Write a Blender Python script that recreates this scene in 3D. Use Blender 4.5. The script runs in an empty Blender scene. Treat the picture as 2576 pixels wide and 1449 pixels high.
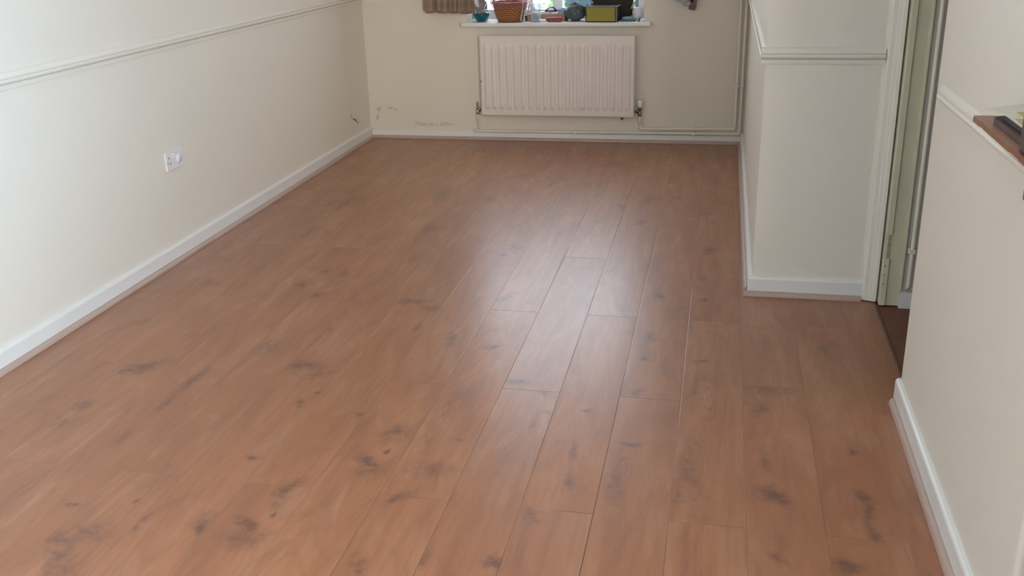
import bpy, bmesh, math, random
from mathutils import Vector, Matrix
random.seed(7)
sc = bpy.context.scene
C = sc.collection

# ------------------------------------------------------------------ camera
cam_d = bpy.data.cameras.new('camera')
cam_d.sensor_width = 36.0
cam_d.lens = 36.0 * 2507.5 / 2576.0
cam_d.clip_start = 0.05
cam = bpy.data.objects.new('camera', cam_d)
C.objects.link(cam)
rx = Vector((0.97959057, 0.19959084, -0.02378657))
uy = Vector((-0.04800828, 0.3472389, 0.93654703))
fw = Vector((-0.19518583, 0.9162907, -0.34973397))
cam.matrix_world = Matrix(((rx.x, uy.x, -fw.x, 0), (rx.y, uy.y, -fw.y, 0), (rx.z, uy.z, -fw.z, 1.45), (0, 0, 0, 1)))
sc.camera = cam
sc.view_settings.view_transform = 'Standard'
sc.view_settings.look = 'None'
sc.view_settings.gamma = 1.0
sc.view_settings.use_curve_mapping = False
sc.view_settings.exposure = -0.20
sc.cycles.use_adaptive_sampling = True
sc.cycles.adaptive_threshold = 0.025
sc.cycles.max_bounces = 9
sc.cycles.diffuse_bounces = 5
sc.cycles.glossy_bounces = 3
sc.cycles.transmission_bounces = 7

# ------------------------------------------------------------------ sky
SKY_FRONT = ((0.80, 0.88, 1.0), 9.5)     # towards the far window (+Y)
SKY_REAR = ((0.85, 0.93, 1.0), 1.5)      # everywhere else
w = bpy.data.worlds.new('sky'); sc.world = w; w.use_nodes = True
nt = w.node_tree; N = nt.nodes; Lk = nt.links
for n in list(N): N.remove(n)
tc = N.new('ShaderNodeTexCoord'); sp = N.new('ShaderNodeSeparateXYZ'); Lk.new(tc.outputs['Generated'], sp.inputs[0])
def sky_mix(src, lo, hi, A, Bc):
    mr = N.new('ShaderNodeMapRange'); mr.inputs[1].default_value = lo; mr.inputs[2].default_value = hi
    Lk.new(src, mr.inputs[0])
    mx = N.new('ShaderNodeMix'); mx.data_type = 'RGBA'
    for k, v in (('A', A), ('B', Bc)):
        if isinstance(v, tuple): mx.inputs[k].default_value = tuple(c * v[1] for c in v[0]) + (1,)
        else: Lk.new(v, mx.inputs[k])
    Lk.new(mr.outputs[0], mx.inputs['Factor']); return mx.outputs['Result']
mxo = sky_mix(sp.outputs['Y'], -0.3, 0.3, SKY_REAR, SKY_FRONT)
bg = N.new('ShaderNodeBackground'); Lk.new(mxo, bg.inputs['Color'])
wo = N.new('ShaderNodeOutputWorld'); Lk.new(bg.outputs[0], wo.inputs[0])

# sky portals sitting in the two glazed openings (they only guide sampling, they add no light)
def portal(loc, rot, sx, sy):
    l = bpy.data.lights.new('window_portal', 'AREA'); l.shape = 'RECTANGLE'; l.size = sx; l.size_y = sy
    o = bpy.data.objects.new('window_portal', l); C.objects.link(o); o.location = loc; o.rotation_euler = rot
    l.cycles.is_portal = True
    return o
WX0, WX1, WZ0, WZ1 = -1.680, -0.505, 0.790, 2.08      # far window opening
DX0, DX1, DZ0, DZ1 = -2.0, -0.9, 0.0, 2.05           # added glazed garden door for fill light, unseen behind the camera, left
QX0, QX1, QZ0, QZ1 = 1.05, 2.25, 1.05, 2.10            # kitchen window behind the camera, right
YB = -1.7
KY0, KY1, KZ0, KZ1 = -0.6, 1.10, 0.95, 2.08           # kitchen side window, far right, out of frame
XK = 2.3
portal(((WX0 + WX1) / 2, 6.96, (WZ0 + WZ1) / 2), (math.radians(-90), 0, 0), WX1 - WX0, WZ1 - WZ0)
# daylight entering by the kitchen windows, plus weak fill at an added garden door
def daylight(name, x0, x1, z0, z1, colour, radiance):
    l = bpy.data.lights.new(name, 'AREA'); l.shape = 'RECTANGLE'; l.size = x1 - x0; l.size_y = z1 - z0
    l.color = colour; l.energy = radiance * math.pi * (x1 - x0) * (z1 - z0)
    o = bpy.data.objects.new(name, l); C.objects.link(o); o.location = ((x0 + x1) / 2, YB - .12, (z0 + z1) / 2)
    o.rotation_euler = (math.radians(90), 0, 0)
    return o
daylight('fill_garden_door', DX0, DX1, .05, DZ1, (0.80, 0.93, 1.0), 0.5)
daylight('daylight_kitchen_window', QX0, QX1, QZ0, QZ1, (1.0, 0.91, 0.80), 66.0)
o = daylight('daylight_side_window', KY0, KY1, KZ0, KZ1, (0.39, 0.69, 1.0), 53.0)
o.location = (XK + .12, (KY0 + KY1) / 2, (KZ0 + KZ1) / 2); o.rotation_euler = (math.radians(90), 0, math.radians(90))

# ------------------------------------------------------------------ node helpers
class NT:
    def __init__(s, name):
        s.m = bpy.data.materials.new(name); s.m.use_nodes = True
        s.t = s.m.node_tree; s.n = s.t.nodes; s.l = s.t.links
        for x in list(s.n): s.n.remove(x)
        s.out = s.n.new('ShaderNodeOutputMaterial')
        s.b = s.n.new('ShaderNodeBsdfPrincipled'); s.l.new(s.b.outputs[0], s.out.inputs[0])
    def sock(s, i, v):
        if hasattr(v, 'is_output'): s.l.new(v, i)
        else: i.default_value = v
    def set(s, k, v): s.sock(s.b.inputs[k], v)
    def math(s, op, a, b=0.0, c=None, clamp=False):
        x = s.n.new('ShaderNodeMath'); x.operation = op; x.use_clamp = clamp
        s.sock(x.inputs[0], a); s.sock(x.inputs[1], b)
        if c is not None: s.sock(x.inputs[2], c)
        return x.outputs[0]
    def vmath(s, op, a, b=(0, 0, 0)):
        x = s.n.new('ShaderNodeVectorMath'); x.operation = op
        s.sock(x.inputs[0], a); s.sock(x.inputs[1], b)
        return x.outputs[0]
    def geo(s): return s.n.new('ShaderNodeNewGeometry')
    def obj(s): return s.n.new('ShaderNodeTexCoord').outputs['Object']
    def pos(s): return s.geo().outputs['Position']
    def sep(s, v):
        x = s.n.new('ShaderNodeSeparateXYZ'); s.l.new(v, x.inputs[0]); return x.outputs
    def comb(s, x, y, z=0.0):
        c = s.n.new('ShaderNodeCombineXYZ')
        for i, v in enumerate((x, y, z)): s.sock(c.inputs[i], v)
        return c.outputs[0]
    def noise(s, v, scale, detail=2, rough=.5, dist=0.0, col=False):
        x = s.n.new('ShaderNodeTexNoise'); s.l.new(v, x.inputs['Vector'])
        x.inputs['Scale'].default_value = scale; x.inputs['Detail'].default_value = detail
        x.inputs['Roughness'].default_value = rough; x.inputs['Distortion'].default_value = dist
        return x.outputs['Color' if col else 'Fac']
    def white(s, v):
        x = s.n.new('ShaderNodeTexWhiteNoise'); x.noise_dimensions = '3D'; s.l.new(v, x.inputs['Vector'])
        return x.outputs
    def mapping(s, v, loc=(0, 0, 0), rot=(0, 0, 0), scale=(1, 1, 1), typ='POINT'):
        x = s.n.new('ShaderNodeMapping'); x.vector_type = typ; s.l.new(v, x.inputs[0])
        x.inputs['Location'].default_value = loc; x.inputs['Rotation'].default_value = rot; x.inputs['Scale'].default_value = scale
        return x.outputs[0]
    def blob(s, v, c, sc_, rot=(0, 0, 0)):
        mp = s.mapping(v, c, rot, sc_, 'TEXTURE')
        g = s.n.new('ShaderNodeTexGradient'); g.gradient_type = 'SPHERICAL'
        s.l.new(mp, g.inputs[0]); return g.outputs['Fac']
    def ramp(s, f, stops, interp='LINEAR'):
        x = s.n.new('ShaderNodeValToRGB'); s.l.new(f, x.inputs[0]); x.color_ramp.interpolation = interp
        e = x.color_ramp.elements
        while len(e) > 1: e.remove(e[-1])
        e[0].position = stops[0][0]; e[0].color = tuple(stops[0][1]) + (1,)
        for p, c in stops[1:]:
            k = e.new(p); k.color = tuple(c) + (1,)
        return x.outputs[0]
    def mix(s, f, a, b, blend='MIX'):
        x = s.n.new('ShaderNodeMix'); x.data_type = 'RGBA'; x.blend_type = blend
        def cc(v): return v if hasattr(v, 'is_output') else tuple(v) + (1,)
        s.sock(x.inputs['Factor'], f); s.sock(x.inputs['A'], cc(a)); s.sock(x.inputs['B'], cc(b))
        return x.outputs['Result']
    def bump(s, h, dist, strength=1.0, normal=None):
        x = s.n.new('ShaderNodeBump'); s.l.new(h, x.inputs['Height'])
        x.inputs['Distance'].default_value = dist; x.inputs['Strength'].default_value = strength
        if normal is not None: s.l.new(normal, x.inputs['Normal'])
        return x.outputs[0]
    def mapr(s, v, a, b, c=0.0, d=1.0):
        x = s.n.new('ShaderNodeMapRange'); s.l.new(v, x.inputs[0])
        for i, k in enumerate((a, b, c, d)): x.inputs[i + 1].default_value = k
        return x.outputs[0]

def srgb(r, g, b):
    f = lambda c: ((c / 255 + .055) / 1.055) ** 2.4 if c > 10 else c / 255 / 12.92
    return (f(r), f(g), f(b))

def simple(name, col, rough=.5, metal=0.0, var=.06, scale=20., bump=0.0, spec=None, coat=0.0, trans=0.0, ior=1.45):
    t = NT(name)
    v = t.obj()
    n = t.noise(v, scale, 3)
    c2 = tuple(max(0, c * (1 - var)) for c in col); c1 = tuple(min(1, c * (1 + var)) for c in col)
    t.set('Base Color', t.mix(n, c2, c1)); t.set('Roughness', rough); t.set('Metallic', metal)
    if spec is not None: t.set('Specular IOR Level', spec)
    if coat: t.set('Coat Weight', coat)
    if trans: t.set('Transmission Weight', trans); t.set('IOR', ior)
    if bump: t.set('Normal', t.bump(t.noise(v, scale * 6, 2), bump))
    return t.m

def paint(name, col, rough=.55, marks=(), roller=.0006):
    """roller-painted plaster, marks = dirt strokes ((x,y,z),(half sizes),(rotation),strength)"""
    t = NT(name); p = t.obj()
    n = t.noise(p, 1.3, 3)
    c = t.mix(n, tuple(k * .975 for k in col), tuple(min(1, k * 1.02) for k in col))
    if marks:
        d = t.vmath('SCALE', t.vmath('SUBTRACT', t.noise(p, 14, 3, col=True), (.5, .5, .5)))
        d.node.inputs['Scale'].default_value = .035
        q = t.vmath('ADD', p, d)
        acc = None
        for ctr, hs, rot, st in marks:
            b = t.math('MULTIPLY', t.math('MULTIPLY', t.blob(q, ctr, hs, rot), 2.0, clamp=True), st)
            acc = b if acc is None else t.math('MAXIMUM', acc, b)
        c = t.mix(t.math('MULTIPLY', acc, t.mapr(t.noise(p, 45, 3), .35, .6)), c, srgb(60, 58, 56))
    t.set('Base Color', c); t.set('Roughness', rough); t.set('Specular IOR Level', .35)
    t.set('Normal', t.bump(t.noise(p, 260, 2), roller, .5))
    return t.m

WALLC = (.795, .755, .675)
M = {}
M['wall'] = paint('cream_wall_paint', WALLC)
M['wall_left'] = paint('cream_wall_paint_scuffed', WALLC, marks=[
    ((-2.415, 6.36, .186), (.3, .115, .010), (-.50, 0, 0), 1.0)])
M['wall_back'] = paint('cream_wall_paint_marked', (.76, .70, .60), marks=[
    ((-2.25, 6.678, .205), (.055, .3, .012), (0, .25, 0), .75),
    ((-2.34, 6.678, .20), (.02, .3, .02), (0, 0, 0), .45),
    ((-2.36, 6.678, .15), (.012, .3, .05), (0, .3, 0), .4),
    ((-2.0, 6.678, .10), (.12, .3, .02), (0, .05, 0), .25),
    ((-1.86, 6.678, .098), (.07, .3, .016), (0, 0, 0), .25)])
M['gloss'] = simple('white_gloss_paint', (.80, .795, .78), .32, var=.03, bump=.0004, scale=8)
M['rail'] = simple('cream_satin_paint', (.79, .75, .68), .4, var=.03, bump=.0004, scale=8)
M['frame_paint'] = simple('aged_cream_gloss', (.66, .62, .47), .38, var=.08, bump=.0006, scale=6)
M['ceiling'] = simple('ceiling_white', (.85, .84, .81), .8, var=.02)
M['pvc'] = simple('white_upvc', (.82, .83, .85), .3, var=.02)
M['rad'] = simple('radiator_enamel', (.80, .72, .68), .35, var=.03, bump=.0003, scale=6)
M['pipe'] = simple('painted_pipe', (.80, .75, .65), .4, var=.08, scale=9, bump=.0008)
M['chrome'] = simple('tarnished_chrome', (.45, .43, .42), .25, 1.0, var=.2)
M['brass'] = simple('dull_brass', (.30, .22, .15), .4, 1.0, var=.2)
M['plastic'] = simple('white_socket_plastic', (.80, .79, .82), .3, var=.02)
M['dark'] = simple('black_plastic', (.015, .015, .018), .35)
M['bare_wood'] = simple('bare_reddish_wood', (.42, .32, .24), .7, var=.3, scale=60)
M['slab'] = simple('garden_paving', (.70, .69, .66), .8, var=.1, scale=3)
M['leaf'] = simple('shrub_leaf', (.20, .55, .12), .5, var=.4, scale=9)

def seethrough(name, tint, keep, rough=.04, tr=(1, 1, 1)):
    t = NT(name)
    n = t.noise(t.obj(), 25, 2)
    t.set('Base Color', t.mix(n, tuple(c * .9 for c in tint), tint)); t.set('Roughness', rough)
    tb = t.n.new('ShaderNodeBsdfTransparent'); tb.inputs['Color'].default_value = tuple(tr) + (1,)
    lw = t.n.new('ShaderNodeLayerWeight'); lw.inputs['Blend'].default_value = .35
    f = t.math('MULTIPLY_ADD', lw.outputs['Facing'], keep[1] - keep[0], keep[0], clamp=True)
    ms = t.n.new('ShaderNodeMixShader'); t.l.new(f, ms.inputs[0]); t.l.new(tb.outputs[0], ms.inputs[1]); t.l.new(t.b.outputs[0], ms.inputs[2])
    t.l.new(ms.outputs[0], t.out.inputs[0]); return t.m
M['clear'] = seethrough('clear_glass', (.70, .75, .80), (.16, .75), tr=(.93, .96, .97))
M['pane'] = seethrough('window_glass', (.8, .85, .88), (.02, .35), tr=(.97, .985, .98))
M['teal'] = seethrough('teal_glass', (.05, .24, .30), (.22, .85), .08, (.35, .80, .85))
M['film'] = seethrough('mauve_film', (.50, .27, .33), (.25, .70), .25, (1, .88, .93))
M['greyfilm'] = simple('grey_clear_wrap', (.27, .245, .23), .22, var=.6, scale=35)
M['navy'] = simple('navy_gloss', (.03, .04, .12), .2, var=.5, scale=50)
M['cream'] = simple('cream_pottery', (.75, .75, .78), .3)
M['card'] = simple('brown_cardboard', (.36, .24, .17), .7, var=.1)
M['paper'] = simple('white_paper', (.78, .77, .80), .6, var=.03)
M['ink'] = simple('grey_print', (.22, .22, .28), .6)
M['ink_black'] = simple('black_print', (.02, .02, .015), .5)
M['red'] = simple('red_plastic', (.34, .022, .028), .35)
M['greyp'] = simple('grey_rubber', (.14, .14, .18), .5)
M['steel'] = simple('blade_steel', (.65, .68, .75), .25, 1.0)
M['bagfilm'] = simple('dark_grey_film', (.075, .095, .105), .22, var=.3, scale=20)
M['bluefilm'] = simple('pale_blue_film', (.38, .52, .68), .15, var=.3, scale=30, trans=.3, ior=1.05)
M['yellow'] = simple('mustard_label', (.30, .26, .033), .5, var=.08, scale=30)
M['blackbox'] = simple('black_box_card', (.018, .016, .016), .4)
M['boxgrey'] = simple('charcoal_box_side', (.045, .043, .042), .5)
M['tan'] = simple('light_board_edge', (.45, .42, .36), .6)
M['holdall'] = simple('dark_brown_fabric', (.030, .022, .016), .8, var=.4, scale=60, bump=.002)
M['green'] = simple('dark_green_cover', (.03, .12, .09), .4, var=.4, scale=30)
M['mauve'] = simple('mauve_cloth', (.20, .13, .13), .85, var=.3, scale=40, bump=.002)
M['greycloth'] = simple('pale_grey_cloth', (.50, .50, .49), .8, var=.1, scale=20, bump=.001)
M['shelf'] = None
M['darkbook'] = simple('dark_maroon_cover', (.06, .022, .018), .4, var=.3)
M['darkgrey'] = simple('dark_grey_board', (.035, .034, .03), .5, var=.2)
M['darkpanel'] = simple('dark_brown_panel', (.085, .05, .042), .45, var=.25, scale=12)
M['ochre'] = simple('ochre_print', (.42, .36, .13), .6, var=.15)
M['card_cream'] = simple('cream_card', (.62, .58, .48), .55, var=.06)
M['cabinet'] = simple('dark_brown_cabinet', (.085, .062, .038), .45, var=.25, scale=5)
M['hall_floor'] = simple('dark_red_brown_floor', (.17, .065, .034), .55, var=.35, scale=7)

def wood(name, c1, c2, rough, axis='Y', sc_=30.):
    t = NT(name); p = t.obj()
    s = {'Y': (8, .6, 8), 'X': (.6, 8, 8)}[axis]
    q = t.mapping(p, scale=s)
    n = t.noise(q, sc_ / 8, 4, .6, .4)
    t.set('Base Color', t.mix(n, c1, c2)); t.set('Roughness', rough)
    t.set('Normal', t.bump(n, .0006, .4))
    return t.m
M['shelf'] = wood('varnished_orange_wood', (.16, .055, .025), (.33, .14, .07), .32)
M['bead'] = wood('pale_oak_beading', (.40, .29, .24), (.52, .40, .34), .42)
M['strip'] = wood('bronze_threshold', (.11, .06, .035), (.16, .09, .05), .5)

# curtain : taupe satin with woven horizontal bands
t = NT('taupe_satin_curtain'); p = t.obj(); z = t.sep(p)['Z']
band = t.math('ADD', t.math('MULTIPLY', t.math('SINE', t.math('MULTIPLY', z, 95.0)), .5), .5)
n = t.noise(p, 300, 2)
c = t.mix(t.math('POWER', band, 2.0), (.235, .145, .105), (.30, .20, .155))
t.set('Base Color', t.mix(t.math('MULTIPLY', n, .3), c, (.38, .27, .21)))
t.set('Roughness', .42); t.set('Sheen Weight', .3); t.set('Normal', t.bump(n, .0006, .5)); M['curtain'] = t.m

# basket weave
t = NT('woven_wicker'); p = t.obj(); s = t.sep(p)
ang = t.math('ARCTAN2', s['Y'], s['X'])
row = t.math('MULTIPLY', s['Z'], 520.0)
wv = t.math('SINE', t.math('ADD', t.math('MULTIPLY', ang, 22.0), t.math('MULTIPLY', t.math('FLOOR', t.math('DIVIDE', row, 6.2832)), 3.14159)))
rr = t.math('MULTIPLY', t.math('ABSOLUTE', t.math('SINE', t.math('MULTIPLY', row, .5))), t.math('MULTIPLY_ADD', wv, .3, .7))
t.set('Base Color', t.mix(rr, (.12, .036, .012), (.55, .23, .085))); t.set('Roughness', .45)
t.set('Normal', t.bump(rr, .004, .8)); M['wicker'] = t.m

# lace ribbon
t = NT('white_lace'); p = t.obj(); s = t.sep(p)
k = t.math('SINE', t.math('MULTIPLY', s['Z'], 500.0))
t.set('Base Color', t.mix(t.mapr(k, -.6, .2), (.30, .24, .22), (.80, .78, .74))); t.set('Roughness', .6); M['lace'] = t.m
# scuffed wicker twine etc done

# ------------------------------------------------------------------ laminate floor
KNOTS=[(-1.057,2.624,0.016,0.016,0.9),(-0.913,2.535,0.026,0.045,0.6),(-0.914,2.481,0.02,0.03,0.4),(-0.899,2.417,0.008,0.014,1.2),(-0.940,2.360,0.026,0.03,1),(-0.912,2.307,0.035,0.05,0.45),(-0.610,2.928,0.05,0.022,0.8),(-0.514,2.865,0.03,0.025,0.45),(-0.507,2.658,0.012,0.05,0.5),(-0.475,2.729,0.02,0.008,0.5),(-0.360,2.760,0.012,0.014,0.6),(-0.365,2.501,0.012,0.04,0.6),(-0.354,2.341,0.014,0.04,0.55),(-0.202,2.571,0.024,0.016,0.7),(-0.216,2.911,0.022,0.035,0.6),(-0.230,2.355,0.02,0.12,0.4),(-0.794,2.186,0.024,0.03,0.5),(-0.424,2.153,0.018,0.03,0.55),(-0.478,1.951,0.025,0.024,0.85),(-0.741,2.344,0.06,0.035,0.4),(-0.707,2.519,0.01,0.012,0.7),(-0.791,1.874,0.02,0.05,0.6),(-0.651,1.933,0.016,0.04,0.6),(-0.034,2.939,0.018,0.12,0.35),(-0.016,3.183,0.02,0.018,0.7),(0.197,2.992,0.07,0.03,0.55),(0.172,2.849,0.025,0.04,0.6),(0.174,2.525,0.012,0.05,0.6),(0.192,2.359,0.03,0.05,0.9),(-0.055,2.304,0.012,0.04,0.6),(0.417,2.627,0.014,0.02,0.7),(0.419,2.386,0.022,0.03,0.8),(0.424,2.316,0.012,0.06,0.7),(0.424,2.218,0.014,0.03,0.75),(0.345,2.072,0.028,0.03,0.9),(0.189,2.082,0.018,0.02,0.6),(-0.043,2.490,0.03,0.14,0.35),(-1.185,3.596,0.055,0.03,0.8),(-1.084,3.527,0.035,0.03,0.5),(-1.081,3.331,0.014,0.04,0.6),(-0.925,3.243,0.018,0.06,0.6),(-0.907,4.327,0.03,0.05,0.6),(-0.329,3.626,0.03,0.06,0.5),(-0.362,4.815,0.03,0.05,0.55),(-0.204,3.797,0.02,0.05,0.9),(-0.208,3.363,0.018,0.04,0.8),(-0.350,5.243,0.025,0.14,0.5),(-1.391,4.565,0.03,0.08,0.7),(-1.207,5.161,0.02,0.06,0.6),(-1.501,5.228,0.05,0.14,0.35),(-0.920,5.514,0.02,0.05,0.55),(-0.756,3.195,0.022,0.02,0.7),(-0.816,3.684,0.03,0.05,0.5),(-0.935,4.218,0.014,0.02,0.7),(-0.610,6.026,0.06,0.07,0.5),(-0.477,5.071,0.02,0.05,0.5),(-1.945,2.835,0.06,0.05,0.75),(-1.972,2.541,0.03,0.04,0.6),(-1.957,2.429,0.04,0.05,0.4),(-1.707,2.760,0.02,0.09,0.7),(-1.709,2.619,0.012,0.08,0.6),(-1.720,2.375,0.012,0.05,0.6),(-1.369,2.946,0.06,0.035,0.8),(-1.294,2.882,0.03,0.03,0.6),(-1.275,2.670,0.014,0.03,0.7),(-1.244,2.750,0.012,0.01,0.9),(-1.106,2.173,0.026,0.045,0.7),(-1.105,2.111,0.022,0.03,0.5),(-1.089,2.053,0.007,0.012,1.2),(-1.137,2.001,0.028,0.028,1),(-1.107,1.944,0.045,0.05,0.5),(-1.251,1.971,0.014,0.022,1.1),(-1.251,2.002,0.03,0.045,0.5),(-1.647,2.010,0.018,0.01,0.9),(-1.486,2.056,0.007,0.008,1.1),(-1.425,1.955,0.014,0.06,0.6),(-1.534,1.893,0.06,0.05,0.55),(-1.582,1.864,0.05,0.025,0.6),(-1.274,2.320,0.016,0.016,0.8),(-1.975,5.007,0.03,0.12,0.5),(-1.976,4.445,0.03,0.12,0.4),(-1.669,3.890,0.02,0.04,0.6),(-1.710,3.716,0.022,0.03,0.7),(-1.601,3.607,0.035,0.035,0.7),(-1.579,3.886,0.014,0.05,0.5),(-2.122,3.684,0.03,0.05,0.4),(-2.166,3.234,0.02,0.03,0.5),(-1.408,3.267,0.02,0.03,0.5),(-1.566,3.075,0.04,0.08,0.4),(-0.013,4.402,0.022,0.05,0.9),(-0.022,3.769,0.012,0.02,0.9),(-0.213,3.176,0.018,0.02,0.8),(-0.033,4.025,0.012,0.05,0.5),(0.405,3.354,0.02,0.05,0.5),(-0.062,5.008,0.05,0.03,0.5),(-0.185,5.287,0.03,0.03,0.5),(-0.145,5.991,0.03,0.09,0.4)]
t = NT('oak_laminate'); P = t.pos(); S_ = t.sep(P)
PW, PL, X0, Y0 = .1928, 1.354, .117, 2.195
u = t.math('DIVIDE', t.math('SUBTRACT', S_['X'], X0), PW)
row = t.math('FLOOR', u); fu = t.math('SUBTRACT', u, row)
odd = t.math('MODULO', t.math('ADD', row, 200.0), 2.0)           # row between .117 and .31 (row 0) breaks at 2.877
v = t.math('ADD', t.math('DIVIDE', t.math('SUBTRACT', S_['Y'], Y0), PL), t.math('MULTIPLY_ADD', odd, -.5, .5))
col = t.math('FLOOR', v); fv = t.math('SUBTRACT', v, col)
cell = t.comb(row, col, 3.0)
W = t.white(cell)
rv, rc = W['Value'], W['Color']
# grooves
eu = t.math('MULTIPLY', t.math('MINIMUM', fu, t.math('SUBTRACT', 1.0, fu)), PW)
ev = t.math('MULTIPLY', t.math('MINIMUM', fv, t.math('SUBTRACT', 1.0, fv)), PL)
gl = t.mapr(t.math('MINIMUM', eu, ev), .0004, .0018, 1.0, 0.0)
# some joints are tighter than others
tight = t.mapr(t.noise(t.mapping(P, scale=(3, .8, 1)), 1.6, 1), .35, .6, .15, 1.0)
right = t.math('MULTIPLY', t.mapr(S_['X'], -1.25, -.7, .38, 1.0), t.mapr(S_['X'], -.15, .15, 1.0, .45))
groove = t.math('MULTIPLY', gl, t.math('MULTIPLY', tight, right))
# knots : a per-vertex mask worked out below with the mesh, broken up by noise
at = t.n.new('ShaderNodeAttribute'); at.attribute_name = 'knot'
knot = at.outputs['Fac']
# grain, stretched along Y and shifted per plank, bent round the knots
off = t.vmath('MULTIPLY', rc, (7.0, 13.0, 5.0))
gx = t.math('ADD', S_['X'], t.math('MULTIPLY', knot, .03))
G = t.vmath('ADD', t.comb(gx, S_['Y'], 0.0), off)
g1 = t.noise(t.mapping(G, scale=(26, 1.6, 1)), 1.0, 5, .62, .6)
g2 = t.noise(t.mapping(G, scale=(150, 7, 1)), 1.0, 3, .6, .2)
g3 = t.noise(t.mapping(G, scale=(7, .9, 1)), 1.0, 4, .55, 1.2)
fig = t.math('SINE', t.math('MULTIPLY', t.noise(t.mapping(G, scale=(5.5, .75, 1)), 1.0, 1, .4, .3), 75.0))
g4 = t.noise(t.mapping(G, scale=(9, 3.2, 1)), 1.0, 5, .62, .9)
base = t.mix(rv, (0.340, 0.134, 0.060), (0.389, 0.162, 0.077))
cA = t.mix(t.math('MULTIPLY', t.mapr(g1, .38, .66), .70), base, (0.302, 0.117, 0.051))
cB = t.mix(t.math('MULTIPLY', t.mapr(g3, .50, .74), .55), cA, (0.458, 0.230, 0.127))
cC = t.mix(t.math('MULTIPLY', t.mapr(g3, .24, .44, 1.0, 0.0), .55), cB, (0.240, 0.086, 0.042))
cD0 = t.mix(t.math('MULTIPLY', t.mapr(g4, .30, .46, 1.0, 0.0), .60), cC, (0.229, 0.095, 0.054))
cD1 = t.mix(t.math('MULTIPLY', t.mapr(g4, .54, .72), .50), cD0, (0.431, 0.235, 0.143))
cD = t.mix(t.math('MULTIPLY', t.mapr(fig, .35, 1.0), .16), cD1, (0.183, 0.070, 0.035))
cE = t.mix(t.math('MULTIPLY', t.mapr(g2, .42, .68), .20), cD, (0.220, 0.088, 0.044))
kn = t.noise(P, 38, 3, .6)
kf = t.mapr(t.math('ADD', knot, t.math('MULTIPLY', t.math('MULTIPLY', t.math('SUBTRACT', kn, .5), 1.5), t.mapr(knot, .0, .35))), -.01, .72)
cF = t.mix(t.math('MULTIPLY', kf, .80), cE, (.125, .052, .036))
cG = t.mix(t.math('MULTIPLY', groove, .85), cF, (.055, .028, .018))
t.set('Base Color', cG)
t.set('Roughness', t.math('ADD', t.math('MULTIPLY_ADD', g2, .06, .39), t.math('MULTIPLY', rv, .05)))
t.set('Specular IOR Level', .5); t.set('Coat Weight', .45); t.set('Coat Roughness', .27)
tilt = t.vmath('MULTIPLY', t.vmath('SUBTRACT', rc, (.5, .5, .5)), (.018, .026, 0.0))
nb = t.vmath('NORMALIZE', t.vmath('ADD', t.geo().outputs['Normal'], tilt))
hb = t.math('SUBTRACT', t.math('MULTIPLY', g2, .12), groove)
nf = t.bump(hb, .0007, .7, nb)
t.set('Normal', nf); t.set('Coat Normal', nf)
M['floor'] = t.m

# ------------------------------------------------------------------ mesh helpers
def link(name, bm, mat, parent=None, smooth=False, mats=None):
    me = bpy.data.meshes.new(name)
    bmesh.ops.remove_doubles(bm, verts=bm.verts, dist=1e-6)
    bmesh.ops.recalc_face_normals(bm, faces=bm.faces)
    bm.to_mesh(me); bm.free()
    o = bpy.data.objects.new(name, me); C.objects.link(o)
    if mat: me.materials.append(mat)
    if mats:
        for m_ in mats: me.materials.append(m_)
    if smooth:
        for f in me.polygons: f.use_smooth = True
    if parent is not None: o.parent = parent
    return o
def tag(o, label, cat, group=None):
    o['label'] = label; o['category'] = cat
    if group: o['group'] = group
    return o
def struct(o, label=None):
    o['kind'] = 'structure'
    if label: o['label'] = label
    return o
def empty(name, loc=(0, 0, 0), rz=0.0):
    o = bpy.data.objects.new(name, None); C.objects.link(o); o.location = loc; o.rotation_euler = (0, 0, rz)
    o.empty_display_size = .05
    return o
def B(bm, x0, x1, y0, y1, z0, z1, bev=0.0, seg=2):
    r = bmesh.ops.create_cube(bm, size=1.0)
    vs = r['verts']
    for v in vs:
        v.co = Vector(((x0 + x1) / 2 + v.co.x * (x1 - x0), (y0 + y1) / 2 + v.co.y * (y1 - y0), (z0 + z1) / 2 + v.co.z * (z1 - z0)))
    if bev:
        es = list({e for v in vs for e in v.link_edges})
        bmesh.ops.bevel(bm, geom=es, offset=bev, segments=seg, affect='EDGES', profile=.5)
    return bm
def box(x0, x1, y0, y1, z0, z1, bev=0.0, seg=2):
    return B(bmesh.new(), x0, x1, y0, y1, z0, z1, bev, seg)
def sweep(bm, prof, a, b, right, up=Vector((0, 0, 1))):
    """profile [(s,t)] swept from a to b; s along `right`, t along `up`"""
    a, b, right, up = Vector(a), Vector(b), Vector(right), Vector(up)
    r0 = [bm.verts.new(a + right * s + up * q) for s, q in prof]
    r1 = [bm.verts.new(b + right * s + up * q) for s, q in prof]
    n = len(prof)
    for i in range(n): bm.faces.new((r0[i], r0[(i + 1) % n], r1[(i + 1) % n], r1[i]))
    bm.faces.new(r0[::-1]); bm.faces.new(r1)
    return bm
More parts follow.
